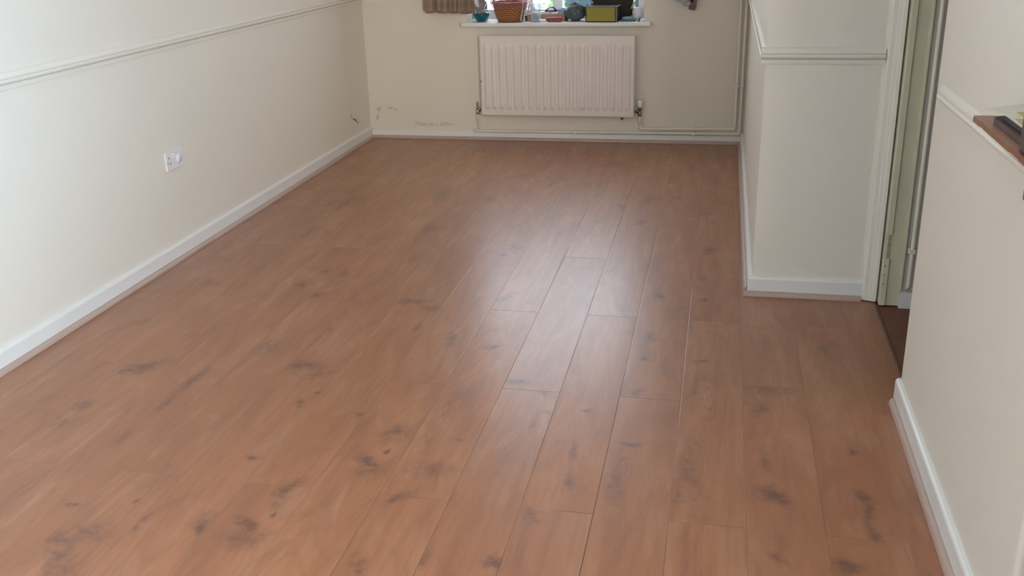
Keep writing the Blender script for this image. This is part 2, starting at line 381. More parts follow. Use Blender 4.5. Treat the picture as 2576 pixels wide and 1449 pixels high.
def tube(bm, pts, r, seg=12, cap=True):
    """round tube through pts (already dense at the bends)"""
    pts = [Vector(p) for p in pts]; rings = []
    up = None
    for i, p in enumerate(pts):
        d = (pts[min(i + 1, len(pts) - 1)] - pts[max(i - 1, 0)]).normalized()
        if up is None:
            up = Vector((0, 0, 1)) if abs(d.z) < .9 else Vector((0, 1, 0))
        s = d.cross(up)
        if s.length < .1: up = Vector((1, 0, 0)); s = d.cross(up)
        s.normalize(); up = s.cross(d).normalized()
        rr = r[i] if isinstance(r, (list, tuple)) else r
        rings.append([bm.verts.new(p + (s * math.cos(2 * math.pi * k / seg) + up * math.sin(2 * math.pi * k / seg)) * rr) for k in range(seg)])
    for a, b in zip(rings, rings[1:]):
        for k in range(seg): bm.faces.new((a[k], a[(k + 1) % seg], b[(k + 1) % seg], b[k]))
    if cap: bm.faces.new(rings[0][::-1]); bm.faces.new(rings[-1])
    return bm
def bend(corners, rad, n=6):
    """polyline with rounded corners"""
    P = [Vector(c) for c in corners]; out = [P[0]]
    for a, b, c in zip(P, P[1:], P[2:]):
        d0 = (a - b).normalized(); d1 = (c - b).normalized()
        s, e = b + d0 * rad, b + d1 * rad
        for k in range(n + 1):
            t_ = k / n; out.append(s * (1 - t_) ** 2 + b * 2 * t_ * (1 - t_) + e * t_ ** 2)
    out.append(P[-1]); return out
def lathe(bm, prof, c=(0, 0, 0), seg=24, axis='Z'):
    c = Vector(c); rings = []
    for r, h in prof:
        ring = []
        for k in range(seg):
            a = 2 * math.pi * k / seg
            x, y = r * math.cos(a), r * math.sin(a)
            co = {'Z': Vector((x, y, h)), 'X': Vector((h, x, y)), 'Y': Vector((x, h, y))}[axis]
            ring.append(bm.verts.new(c + co))
        rings.append(ring)
    for a, b in zip(rings, rings[1:]):
        for k in range(seg): bm.faces.new((a[k], a[(k + 1) % seg], b[(k + 1) % seg], b[k]))
    if prof[0][0] > 1e-5: bm.faces.new(rings[0][::-1])
    if prof[-1][0] > 1e-5: bm.faces.new(rings[-1])
    return bm
def blobmesh(bm, c, rad, rough, seed, sub=3, squash=None):
    """crumpled closed sack"""
    from mathutils import noise as nz
    r = bmesh.ops.create_icosphere(bm, subdivisions=sub, radius=1.0)
    for v in r['verts']:
        d = v.co.normalized()
        k = 1 + rough * nz.noise(d * 2.3 + Vector((seed, 0, 0))) + rough * .6 * abs(nz.noise(d * 5.5 + Vector((0, seed, 0))))
        q = Vector((d.x * rad[0], d.y * rad[1], d.z * rad[2])) * k
        if squash is not None: q.z = max(q.z, squash)
        v.co = q + Vector(c)
    return bm

# ------------------------------------------------------------------ shell
ZC = 2.4
XL, YF, XR, YC, XN = -2.415, 6.678, .160, 3.867, .591
def floor_mesh():
    # top face as a fine grid over the part with visible knots, so each knot can sit where it lies in the boards
    import numpy as np
    from mathutils import noise as nz
    x0, x1, ya, yb = XL - .1, .632, 1.85, YF + .02
    sx, sy = .0045, .009
    nx_, ny_ = int((x1 - x0) / sx), int((yb - ya) / sy)
    xs = np.linspace(x0, x1, nx_ + 1); ys = np.linspace(ya, yb, ny_ + 1)
    X, Y = np.meshgrid(xs, ys)
    K = np.zeros_like(X)
    rg = random.Random(5)
    for (kx, ky, ka, kb, ks) in KNOTS:
        ka *= 1.5; kb *= 1.4
        i0, i1 = np.searchsorted(xs, (kx - ka * 1.8, kx + ka * 1.8)); j0, j1 = np.searchsorted(ys, (ky - kb * 1.8, ky + kb * 1.8))
        if i1 <= i0 or j1 <= j0: continue
        row = math.floor((kx - .117) / .1928); xa, xb = .117 + row * .1928, .117 + (row + 1) * .1928
        p1, p2, p3 = (rg.uniform(0, 6.28) for _ in range(3)); sk = rg.uniform(-.5, .5)
        sxs, sys_ = X[j0:j1, i0:i1], Y[j0:j1, i0:i1]
        dx = (sxs - kx) / ka; dy = (sys_ - ky) / kb; dx = dx + sk * dy
        th = np.arctan2(dy, dx); r_ = np.hypot(dx, dy)
        r_ = r_ * (1 + .18 * np.sin(2 * th + p1) + .12 * np.sin(3 * th + p2) + .07 * np.sin(5 * th + p3))
        v_ = np.clip(1 - r_ * .92, 0, 1); v_ = v_ * min(ks, 1.15)
        v_ = v_ * ((sxs > xa) & (sxs < xb))
        K[j0:j1, i0:i1] = np.maximum(K[j0:j1, i0:i1], v_)
    # cathedral figure : nested ovals in a few boards
    for (kx, ky, ka, kb, ks) in ((.010, 2.90, .034, .19, .34), (-.020, 2.50, .042, .26, .32), (-.222, 2.40, .036, .22, .32), (-.55, 2.52, .03, .16, .22), (-.80, 2.66, .03, .22, .26), (.19, 3.3, .03, .2, .2)):
        dx = (X - kx) / ka; dy = (Y - ky) / kb; dx = dx + .12 * np.sin(dy * 3 + kx * 40)
        r_ = np.sqrt(dx * dx + dy * dy + .02 * np.sin(dy * 9) ** 2)
        row = math.floor((kx - .117) / .1928); xa, xb = .117 + row * .1928, .117 + (row + 1) * .1928
        ring = np.clip(np.sin(r_ * 2 * np.pi * 3.0) - .1, 0, 1) * np.clip(1.35 - r_, 0, 1) * ks
        K = np.maximum(K, np.where((X > xa) & (X < xb), ring, 0))
    n = (nx_ + 1) * (ny_ + 1)
    co = np.stack([X.ravel(), Y.ravel(), np.zeros(n)], 1)
    extra = np.array([(x0, YB - .1, 0), (x1, YB - .1, 0), (x0, YB - .1, -.05), (x1, YB - .1, -.05), (x0, yb, -.05), (x1, yb, -.05)])
    idx = np.arange(n).reshape(ny_ + 1, nx_ + 1)
    q = np.stack([idx[:-1, :-1], idx[:-1, 1:], idx[1:, 1:], idx[1:, :-1]], -1).reshape(-1, 4)
    e = [n + k for k in range(6)]
    fr = idx[0].tolist(); bk_ = idx[-1].tolist(); lf = idx[:, 0].tolist(); rt = idx[:, -1].tolist()
    polys = [[e[0], e[1]] + fr[::-1], [e[2], e[4], e[5], e[3]], [e[0], e[2], e[3], e[1]],
             [e[2], e[0]] + lf + [e[4]], [e[1], e[3], e[5]] + rt[::-1], [e[4]] + bk_ + [e[5]]]
    me = bpy.data.meshes.new('floor')
    nl = q.size + sum(len(p) for p in polys); nf = len(q) + len(polys)
    me.vertices.add(n + 6); me.vertices.foreach_set('co', np.concatenate([co, extra]).ravel().astype(np.float32))
    me.loops.add(nl); me.loops.foreach_set('vertex_index', np.concatenate([q.ravel()] + [np.array(p) for p in polys]).astype(np.int32))
    st = np.concatenate([np.arange(len(q)) * 4, q.size + np.cumsum([0] + [len(p) for p in polys[:-1]])]).astype(np.int32)
    me.polygons.add(nf); me.polygons.foreach_set('loop_start', st)
    me.update(calc_edges=True); me.validate()
    at_ = me.attributes.new('knot', 'FLOAT', 'POINT')
    at_.data.foreach_set('value', np.concatenate([K.ravel(), np.zeros(6)]).astype(np.float32))
    me.materials.append(M['floor'])
    o = bpy.data.objects.new('floor', me); C.objects.link(o); return o
struct(floor_mesh())
struct(link('floor', box(.632, XK + .1, YB - .1, YC + .3, -.05, -.004), M['hall_floor']))
struct(link('ceiling', box(XL - .1, XK + .1, YB - .1, YF + .02, ZC, ZC + .1), M['ceiling']))
struct(link('wall_left', box(XL - .1, XL, YB - .1, YF, -.05, ZC), M['wall_left']))
bm = bmesh.new()
for x0, x1, z0, z1 in ((XL - .1, WX0, -.05, ZC), (WX1, XR + .1, -.05, ZC), (WX0, WX1, -.05, WZ0 - .027), (WX0, WX1, WZ1, ZC)):
    B(bm, x0, x1, YF, YF + .27, z0, z1)
struct(link('wall_back', bm, M['wall_back']))
bm = bmesh.new()
vs = [bm.verts.new(v) for v in ((XR, YC, 0), (.63, YC, 0), (.63, YC + .1, 0), (XR + .1, YC + .1, 0), (XR + .1, YF, 0), (XR, YF, 0))]
f = bm.faces.new(vs)
r = bmesh.ops.extrude_face_region(bm, geom=[f])
for v in r['geom']:
    if isinstance(v, bmesh.types.BMVert): v.co.z = ZC
struct(link('wall_right', bm, M['wall']))
# short piece of wall nearest the camera, its two ends rounded, and the piece over the doorway
bm = box(XN, XN + .1, 1.735, 2.978, -.03, ZC)
es = [e for e in bm.edges if abs(e.verts[0].co.z - e.verts[1].co.z) > 1 and e.verts[0].co.x < XN + .01]
bmesh.ops.bevel(bm, geom=es, offset=.014, segments=5, affect='EDGES', profile=.5)
B(bm, XN, XN + .1, 2.978, 3.80, 2.03, ZC)
struct(link('wall_side', bm, M['wall'], smooth=False))
# hallway / kitchen walls seen through the openings on the right
bm = box(.7125, XK, 3.818, 3.967, -.03, ZC)
B(bm, .631, .7125, 3.8665, 3.967, -.03, ZC)
for y0, y1, z0, z1 in ((YB - .1, KY0, -.03, ZC), (KY1, 3.90, -.03, ZC), (KY0, KY1, -.03, KZ0), (KY0, KY1, KZ1, ZC)):
    B(bm, XK, XK + .1, y0, y1, z0, z1)
B(bm, XN + .1, XK, 1.75, 1.85, -.03, ZC)
struct(link('wall_hall', bm, M['wall']))
bm = bmesh.new()
for x0, x1, z0, z1 in ((XL, DX0, -.05, ZC), (DX1, QX0, -.05, ZC), (QX1, XK, -.05, ZC), (DX0, DX1, DZ1, ZC), (QX0, QX1, QZ1, ZC), (QX0, QX1, -.05, QZ0)):
    B(bm, x0, x1, YB - .1, YB, z0, z1)
struct(link('wall_front', bm, M['wall']))
# unseen patio door added behind the camera for fill light
d = empty('door_1', ((DX0 + DX1) / 2, YB - .05, 0)); struct(d)
def loc(o, bm_): return bm_
bm = bmesh.new(); w2 = (DX1 - DX0) / 2
for x0, x1, z0, z1 in ((-w2, -w2 + .07, 0, DZ1), (w2 - .07, w2, 0, DZ1), (-.05, .05, .09, DZ1 - .07), (-w2 + .07, w2 - .07, 0, .09), (-w2 + .07, w2 - .07, DZ1 - .07, DZ1)):
    B(bm, x0, x1, -.03, .03, z0, z1, .004)
link('door_frame', bm, M['pvc'], d)

kw = empty('window_2', ((QX0 + QX1) / 2, YB - .05, QZ0)); struct(kw)
bm = bmesh.new(); w2 = (QX1 - QX0) / 2; kh = QZ1 - QZ0
for x0, x1, z0, z1 in ((-w2, -w2 + .06, 0, kh), (w2 - .06, w2, 0, kh), (-.035, .035, .06, kh - .06), (-w2 + .06, w2 - .06, 0, .06), (-w2 + .06, w2 - .06, kh - .06, kh)):
    B(bm, x0, x1, -.03, .03, z0, z1, .004)
link('window_frame', bm, M['pvc'], kw)

kw = empty('window_3', (XK + .05, (KY0 + KY1) / 2, KZ0)); struct(kw)
bm = bmesh.new(); w2 = (KY1 - KY0) / 2; kh = KZ1 - KZ0
for y0, y1, z0, z1 in ((-w2, -w2 + .06, 0, kh), (w2 - .06, w2, 0, kh), (-.035, .035, .07, kh - .06), (-w2 + .06, w2 - .06, 0, .07), (-w2 + .06, w2 - .06, kh - .06, kh)):
    B(bm, -.03, .03, y0, y1, z0, z1, .004)
link('window_frame', bm, M['pvc'], kw)

# ------------------------------------------------------------------ far window
wn = empty('window_1', ((WX0 + WX1) / 2, 6.86, WZ0)); struct(wn)
def wb(lst, y0, y1, bev=.004):
    bm = bmesh.new()
    for x0, x1, z0, z1 in lst: B(bm, x0 - (WX0 + WX1) / 2, x1 - (WX0 + WX1) / 2, y0, y1, z0 - WZ0, z1 - WZ0, bev)
    return bm
link('window_frame', wb([(WX0, WX0 + .05, WZ0, WZ1), (WX1 - .05, WX1, WZ0, WZ1), (WX0 + .05, WX1 - .05, WZ0, WZ0 + .066), (WX0 + .05, WX1 - .05, WZ1 - .06, WZ1),
      (-1.129, -1.060, WZ0 + .066, WZ1 - .06), (-1.300, -1.262, WZ0 + .066, WZ1 - .06)], -.03, .04), M['pvc'], wn)
for x0, x1 in ((WX0 + .05, -1.300), (-1.262, -1.129), (-1.060, WX1 - .05)):
    link('pane', wb([(x0 - .003, x1 + .003, WZ0 + .063, WZ1 - .057)], .001, .005, 0), M['pane'], wn)
link('casement_bead', wb([(WX1 - .075, WX1 - .051, WZ0 + .067, WZ1 - .061)], -.018, 0, .003), simple('blue_grey_gasket', (.25, .33, .42), .4), wn)
struct(link('window_sill', box(-1.712, -.458, 6.615, 6.83, WZ0 - .026, WZ0, .006, 3), M['gloss']))

# ------------------------------------------------------------------ skirtings, beading, dado rails
SK = [(0, 0), (.015, 0), (.015, .068), (.013, .074), (.008, .078), (0, .080)]
BD = [(.015, 0)] + [(.015 + .016 * math.cos(a), .019 * math.sin(a)) for a in [k * math.pi / 2 / 6 for k in range(7)]]
DR = [(0, 0), (.008, .001), (.009, .015), (.0055, .0175), (.015, .0195), (.0205, .0245), (.0215, .0295), (.018, .034), (.0085, .0365), (.012, .040), (.011, .045), (.006, .055), (0, .060)]
def run(name, prof, a, b, n, mat, k=None):
    o = link(name, sweep(bmesh.new(), prof, a, b, n), mat); struct(o); return o
def skirting(side, a, b, n, bead=True, ext=(0, 0), hs=1.0):
    run('baseboard_' + side, [(p, q * hs) for p, q in SK], a, b, n, M['gloss'])
    if bead:
        dv = (Vector(b) - Vector(a)).normalized()
        run('trim_1', BD, Vector(a) + dv * ext[0], Vector(b) + dv * ext[1], n, M['bead'])
skirting('left', (XL, YB, 0), (XL, YF, 0), (1, 0, 0), ext=(0, -.015))
skirting('back', (XL + .015, YF, 0), (XR - .0, YF, 0), (0, -1, 0), ext=(0, -.015), hs=.66)
skirting('right', (XR, YF - .015, 0), (XR, YC - .0, 0), (-1, 0, 0), ext=(0, -.031))
skirting('right', (XR - .015, YC, 0), (.584, YC, 0), (0, -1, 0), ext=(-.016, -.006))
skirting('side', (XN, 1.735, 0), (XN, 2.975, 0), (-1, 0, 0), ext=(0, -.018))
run('baseboard_hall', [(0, 0), (.024, 0), (.024, .064), (0, .068)], (.7125, 3.818, -.004), (XK, 3.818, -.004), (0, -1, 0), M['gloss'])
DZ = .928
run('trim_2', DR, (XL, YB, DZ + .002), (XL, YF, DZ + .002), (1, 0, 0), M['wall'])
run('trim_2', DR, (XL + .02, YF, DZ + .002), (-1.93, YF, DZ + .002), (0, -1, 0), M['wall'])
run('trim_2', DR, (-.44, YF, DZ + .012), (XR, YF, DZ + .012), (0, -1, 0), M['wall'])
run('trim_2', DR, (XR, YF - .02, DZ - .008), (XR, YC, DZ - .014), (-1, 0, 0), M['wall'])
bm = sweep(bmesh.new(), DR, (XR - .018, YC, DZ - .014), (.580, YC, DZ - .014), (0, -1, 0))
struct(link('trim_2', bm, M['wall']))
run('trim_2', [(p * .6, q) for p, q in DR], (XN, 1.75, DZ + .012), (XN, 2.905, DZ + .006), (-1, 0, 0), M['wall'])

# ------------------------------------------------------------------ doorway : architrave and jamb
bm = sweep(bmesh.new(), [(0, 0), (0, -.016), (.006, -.022), (.020, -.024), (.024, -.027), (.034, -.029), (.038, -.033), (.0505, -.034), (.0515, -.030), (.0515, 0)],
           (.583, YC, .004), (.583, YC, 2.06), (1, 0, 0), (0, 1, 0))
struct(link('trim_3', bm, M['wall']))
dj = empty('door_2', (.68, 3.83, 0)); struct(dj)
def jb(x0, x1, y0, y1, z0, z1, bev=.0015): return box(x0 - .68, x1 - .68, y0 - 3.83, y1 - 3.83, z0, z1, bev)
link('jamb', jb(.641, .712, 3.806, 3.866, .002, 2.03, .001), M['frame_paint'], dj)
link('stop_strip', jb(.6415, .662, 3.796, 3.806, .289, 2.03), M['frame_paint'], dj)
link('stop_strip', jb(.6415, .662, 3.796, 3.806, .004, .192), M['frame_paint'], dj)
link('hinge_recess', jb(.650, .661, 3.804, 3.8065, .193, .288, 0), M['bare_wood'], dj)
link('edge_bead', jb(.709, .717, 3.797, 3.808, .066, 2.03), M['frame_paint'], dj)
for z in (.166, .128, .092):
    link('nail_hole', lathe(bmesh.new(), [(.0025, -.0345), (.0022, -.0335)], (-.034 + .001, 0, z), 10, 'Y'), M['ink_black'], dj)
bm = bmesh.new()
B(bm, XN - .68, 2.978 * 0 + XN + .1 - .68, 2.978 - 3.83, 3.80 - 3.83, 2.01, 2.03)
link('head_board', bm, M['frame_paint'], dj)
# threshold edge where the laminate stops
struct(link('threshold', sweep(bmesh.new(), [(0, 0), (.003, .002), (.009, .002), (.013, -.0035)], (.624, 2.98, 0), (.624, 3.815, 0), (1, 0, 0)), M['strip']))

# pipe seen through the doorway
pp = empty('hallway_pipe', (.738, 3.785, 0))
tag(pp, 'thin cream painted pipe running up the wall just inside the doorway on the right', 'pipe')
link('pipe_run', tube(bmesh.new(), bend([(-.004, .017, .075), (0, 0, .090), (0, 0, 2.39)], .008), .0085), M['pipe'], pp, True)
link('pipe_clip', box(-.015, .012, -.010, .032, .222, .240, .003), M['pipe'], pp)

# ------------------------------------------------------------------ radiator
R0, R1, RZ0, RZ1, RY = -1.587, -.552, .178, .708, 6.592
rd = empty('radiator', ((R0 + R1) / 2, RY, 0))
tag(rd, 'long white ribbed panel radiator on the back wall under the window', 'radiator')
W_ = R1 - R0
nx, nz = 240, 60
bm = bmesh.new(); pitch = .0497; x_first = .048
def flute(x, z):
    h = z / (RZ1 - RZ0)
    k = (x - x_first) / pitch
    ii = round(k)
    f = 0.0
    if 0 <= ii <= 19:
        d_ = abs(k - ii)
        f = max(0.0, 1 - (d_ / .36) ** 2) if d_ < .36 else 0
        f = f ** .7 if f > 0 else 0
    tz0, tz1 = .045, (RZ1 - RZ0) - .050
    e = min(1, max(0, (z - tz0) / .018)) * min(1, max(0, (tz1 - z) / .018))
    e = e * e * (3 - 2 * e)
    return f * e
def rcorner(x, z):
    """rounded outline of the panel"""
    r_ = .014; H_ = RZ1 - RZ0
    cx_ = min(max(x, r_), W_ - r_); cz_ = max(z, r_)
    dx, dz = x - cx_, z - cz_
    l_ = math.hypot(dx, dz)
    if l_ > r_: dx *= r_ / l_; dz *= r_ / l_
    return cx_ + dx, cz_ + dz
grid = []
for j in range(nz + 1):
    rowv = []
    for i in range(nx + 1):
        x = W_ * i / nx; z = (RZ1 - RZ0) * j / nz
        edge = min(x, W_ - x, z)
        y = -.0100 * flute(x, z) 
        if edge < .010: y += .007 * (1 - edge / .010) ** 2
        if abs(z - .018) < .005 and .012 < x < W_ - .012: y += .002
        X_, Z_ = rcorner(x, z)
        rowv.append(bm.verts.new((X_ - W_ / 2, y, Z_ + RZ0)))
    grid.append(rowv)
for j in range(nz):
    for i in range(nx): bm.faces.new((grid[j][i], grid[j][i + 1], grid[j + 1][i + 1], grid[j + 1][i]))
# turn the rim back to give the panel its thickness
rim = [grid[0][i] for i in range(nx + 1)] + [grid[j][nx] for j in range(1, nz + 1)] + [grid[nz][i] for i in range(nx - 1, -1, -1)] + [grid[j][0] for j in range(nz - 1, 0, -1)]
back = [bm.verts.new(v.co + Vector((0, .020 - v.co.y, 0))) for v in rim]
n_ = len(rim)
for i in range(n_): bm.faces.new((rim[i], rim[(i + 1) % n_], back[(i + 1) % n_], back[i]))
bm.faces.new(back)
link('front_panel', bm, M['rad'], rd, True)
bm = bmesh.new()
xx = .02
while xx < W_ - .03:
    B(bm, xx - W_ / 2, xx + .022 - W_ / 2, .020, .044, RZ0 + .03, RZ1 - .03); xx += .03
link('convector_fins', bm, M['rad'], rd)
link('rear_panel', box(-W_ / 2, W_ / 2, .044, .056, RZ0 + .004, RZ1 - .004, .003), M['rad'], rd)
for xb in (-.33, .33):
    link('wall_bracket', box(xb - .02, xb + .02, .056, .0855, RZ0 + .05, RZ1 - .06), M['rad'], rd)
link('top_lip', box(-W_ / 2 + .004, W_ / 2 - .004, -.001, .012, RZ1 - .006, RZ1 + .002, .002), M['rad'], rd)
link('chipped_spot', box(-W_ / 2 + .004, -W_ / 2 + .008, -.0012, .001, .403, .416), M['dark'], rd)
v1 = link('drain_plug', lathe(bmesh.new(), [(.006, -.014), (.007, -.012), (.007, 0), (.004, .004)], (W_ / 2 - .078, .02, RZ0 - .002), 10), M['dark'], rd, True)
xc = (R0 + R1) / 2
# lockshield valve left
lv = empty('radiator_valve', (-1.618, 6.625, .214))
tag(lv, 'small chrome lockshield valve at the lower left end of the radiator', 'valve')
bm = lathe(bmesh.new(), [(.006, -.030), (.012, -.028), (.012, -.012), (.009, -.008), (.009, .008), (.011, .010), (.011, .018), (.006, .020)], seg=16)
link('valve_body', bm, M['chrome'], lv, True)
link('tail_nut', lathe(bmesh.new(), [(.007, .004), (.013, .006), (.013, .020), (.008, .022), (.008, .032)], seg=6, axis='X'), M['chrome'], lv)
link('spindle', tube(bmesh.new(), [(0, 0, .020), (0, 0, .052)], .0045), M['brass'], lv, True)
# thermostatic valve right
tv = empty('radiator_valve', (-.515, 6.625, .214))
tag(tv, 'thermostatic radiator valve with white cap at the right end of the radiator', 'valve')
link('valve_body', lathe(bmesh.new(), [(.006, -.030), (.012, -.028), (.013, -.010), (.009, -.006), (.010, .012), (.014, .016), (.014, .026), (.010, .028)], seg=16), M['brass'], tv, True)
link('tail_nut', lathe(bmesh.new(), [(.007, -.036), (.008, -.024), (.013, -.022), (.013, -.008), (.007, -.004)], seg=6, axis='X'), M['brass'], tv)
link('thermostat_cap', lathe(bmesh.new(), [(.010, .028), (.015, .031), (.0175, .040), (.0185, .062), (.017, .076), (.012, .079)], seg=20), M['gloss'], tv, True)

# ------------------------------------------------------------------ heating pipes on the back wall
def heating_pipe(name, label, pts, rad, clips, pr=.0085):
    o = empty(name, pts[0]); base = Vector(pts[0])
    tag(o, label, 'pipe')
    q = [Vector(p) - base for p in pts]
    link('pipe_run', tube(bmesh.new(), bend(q, rad), pr, 12), M['pipe'], o, True)
    for (x, y, z, hx, hz) in clips:
        link('pipe_clip', box(x - hx - base.x, x + hx - base.x, y - .011 - base.y, YF - .001 - base.y, z - hz - base.z, z + hz - base.z, .003), M['pipe'], o)
    return o
PY = 6.652
heating_pipe('heating_pipe', 'outer cream heating pipe in the corner, continuing low along the skirting to the left',
    [(.137, PY, ZC - .005), (.137, PY, .0705), (-1.640, PY - .004, .0615), (-1.654, 6.668, .0615)], .016, [(.137, PY, .385, .012, .008), (-.160, PY, .069, .009, .012), (-.95, PY, .065, .007, .011)])
heating_pipe('heating_pipe', 'inner cream heating pipe in the corner, turning towards the right radiator valve',
    [(.100, PY, ZC - .005), (.104, PY, .103), (-.512, PY, .094), (-.515, PY, .124), (-.515, 6.625, .150), (-.515, 6.625, .188)], .012, [(.103, PY, .385, .012, .008), (-.160, PY, .099, .009, .012)])
o = empty('heating_pipe', (-1.622, PY - .004, .0615))
tag(o, 'short cream pipe rising from the long skirting pipe to the left radiator valve', 'pipe')
link('pipe_run', tube(bmesh.new(), bend([(0, .0, .0), (0, 0, .06), (.004, -.023, .080), (.004, -.023, .126)], .010), .0068), M['pipe'], o, True)

# ------------------------------------------------------------------ socket on the left wall
so = empty('power_socket', (XL, 4.033, .4545))
tag(so, 'white double electrical socket on the left wall with a round plug-in cover', 'socket')
link('back_box', box(0, .004, -.070, .070, -.038, .038, .001), M['plastic'], so)
link('face_plate', box(.004, .011, -.074, .074, -.043, .043, .003, 3), M['plastic'], so)
for y in (-.018, -.001):
    link('rocker_switch', box(.010, .0145, y - .0055, y + .0055, .010, .030, .0015), M['plastic'], so)
for y, z in ((-.049, .014), (-.062, -.007), (-.038, -.012)):
    link('pin_hole', box(.0105, .0114, y - .002, y + .002, z - .004, z + .004), M['dark'], so)
link('plug_cover', lathe(bmesh.new(), [(.0215, .010), (.0225, .015), (.021, .0175), (.0001, .018)], (0, .030, -.003), 28, 'X'), M['plastic'], so, True)

# ------------------------------------------------------------------ curtain left of the window
bm = bmesh.new(); nu, nv = 150, 60
x0c, x1c = -1.975, -1.590
def fold(u):
    s_ = math.sin(u * 2 * math.pi * 3.6 + .9)
    return .026 * (abs(s_) ** .6) * (1 if s_ > 0 else -1) + .010 * math.sin(u * 2 * math.pi * 8.3 + 1.0)
rows = []
for j in range(nv + 1):
    tz = j / nv; rowv = []
    for i in range(nu + 1):
        uu = i / nu
        spread = 1 - .10 * tz
        x = x0c + (x1c - x0c) * (.5 + (uu - .5) * spread) + .010 * math.sin(uu * 2 * math.pi * 4.3 + 2.1)
        zb = .862 + .0035 * math.sin(uu * 2 * math.pi * 4.3 + 1.2) - .004 * uu * 3 + (.012 if uu < .12 else 0)
        y = 6.590 + fold(uu) * (1 - .25 * tz) + .003 * math.sin(tz * 40 + uu * 9)
        rowv.append(bm.verts.new((x, y, zb + (2.203 - zb) * tz)))
    rows.append(rowv)
for j in range(nv):
    for i in range(nu): bm.faces.new((rows[j][i], rows[j][i + 1], rows[j + 1][i + 1], rows[j + 1][i]))
ct = empty('curtain', ((x0c + x1c) / 2, 6.59, .86))
tag(ct, 'short taupe satin curtain hanging in folds at the left of the window', 'curtain')
bmesh.ops.translate(bm, verts=bm.verts, vec=(-(x0c + x1c) / 2, -6.59, -.86))
o = link('drape', bm, M['curtain'], ct, True); md = o.modifiers.new('thickness', 'SOLIDIFY'); md.thickness = .002
bm = tube(bmesh.new(), [(-.23, -.005, 1.357), (1.55, -.005, 1.357)], .011)
rdp = empty('curtain_rod', (-1.77, 6.59, .86)); tag(rdp, 'white curtain rod above the window holding the taupe curtain', 'curtain rod')
link('rod', bm, M['gloss'], rdp, True)
for x in (-.2, 1.5): link('rod_bracket', box(x - .01, x + .01, -.005, .088, 1.342, 1.372), M['gloss'], rdp)

# ------------------------------------------------------------------ things on the window sill
ZS = WZ0 + .0005
# teal bowl with a crumpled wrap standing in it
bw = empty('glass_bowl', (-1.592, 6.715, ZS)); tag(bw, 'teal glass bowl at the left end of the window sill', 'bowl')
link('bowl_body', lathe(bmesh.new(), [(.030, 0), (.034, .004), (.046, .022), (.060, .055), (.0575, .056), (.043, .024), (.030, .008), (.0001, .006)], seg=32), M['teal'], bw, True)
cp = empty('plastic_bag', (-1.590, 6.712, ZS + .009)); tag(cp, 'crumpled grey see-through bag stuffed in the teal bowl', 'bag')
bm = blobmesh(bmesh.new(), (0, 0, .036), (.040, .036, .034), .4, 3.1, 4, None)
link('bag_body', bm, M['greyfilm'], cp, False)
bm = bmesh.new()
for a, l_, h_ in ((-.9, .075, .05), (.4, .035, .09), (1.0, .028, .075), (-.2, .03, .10)):
    tube(bm, [(0, 0, .05), (math.sin(a) * l_ * .5, .004, .05 + h_ * .5), (math.sin(a) * l_, 0, .05 + h_)], [.018, .014, .018], 7)
link('twisted_top', bm, M['greyfilm'], cp, False)
bt = empty('narrow_object', (-1.590, 6.79, ZS)); tag(bt, 'unidentified dark navy narrow bottle behind the bowl at the left of the sill', 'bottle')  # unidentified narrow dark blue thing, given an invented turned shape
link('object_body', lathe(bmesh.new(), [(.022, 0), (.024, .01), (.024, .11), (.012, .14), (.011, .18), (.0001, .181)], seg=20), M['navy'], bt, True)
# wicker basket
bk = empty('wicker_basket', (-1.392, 6.705, ZS)); tag(bk, 'brown wicker basket wrapped in mauve film on the window sill', 'basket')
o = link('basket_body', lathe(bmesh.new(), [(.076, 0), (.086, .006), (.096, .03), (.108, .075), (.115, .118), (.119, .124), (.112, .126), (.100, .08), (.085, .02), (.0001, .012)], seg=48), M['wicker'], bk, True)
link('rim', tube(bmesh.new(), [(.117 * math.cos(a), .117 * math.sin(a), .124 + .002 * math.sin(14 * a)) for a in [k * 2 * math.pi / 40 for k in range(41)]], .007, 8, False), M['wicker'], bk, True)
link('handle', tube(bmesh.new(), [(.112 * math.cos(a), 0, .12 + .17 * math.sin(a)) for a in [k * math.pi / 20 for k in range(21)]], .006, 8), M['wicker'], bk, True)
bm = lathe(bmesh.new(), [(.120, .088), (.124, .105), (.129, .122), (.131, .135), (.124, .155), (.100, .178), (.06, .20)], seg=56)
for f in list(bm.faces):
    if len(f.verts) > 4: bm.faces.remove(f)
for v in bm.verts:
    a = math.atan2(v.co.y, v.co.x); k = 1 + .03 * math.sin(a * 13) * min(1, (v.co.z - .08) / .05)
    v.co.x *= k; v.co.y *= k; v.co.z += .008 * math.sin(a * 5 + 1) 
o = link('film_wrap', bm, M['film'], bk, True)
bm = bmesh.new()
for a0, wd in ((-.62, .10), (-.30, .16)):
    pr_ = [(.0985, .008), (.100, .03), (.113, .075), (.1235, .122), (.126, .135)]
    prev = None
    for i in range(25):
        s_ = i / 24 * (len(pr_) - 1); k = min(int(s_), len(pr_) - 2); q = s_ - k
        r_ = pr_[k][0] * (1 - q) + pr_[k + 1][0] * q + .0025; z_ = pr_[k][1] * (1 - q) + pr_[k + 1][1] * q
        pair = [bm.verts.new(((r_ + .002 * (i % 2)) * math.cos(a0 + dd), (r_ + .002 * (i % 2)) * math.sin(a0 + dd), z_)) for dd in (-wd / 2, wd / 2)]
        if prev: bm.faces.new((prev[0], prev[1], pair[1], pair[0]))
        prev = pair
o = link('lace_ribbon', bm, M['lace'], bk); md = o.modifiers.new('thickness', 'SOLIDIFY'); md.thickness = .0015
link('red_bow', blobmesh(bmesh.new(), (.045, -.105, .148), (.016, .010, .008), .5, 9.0, 2), M['red'], bk, True)

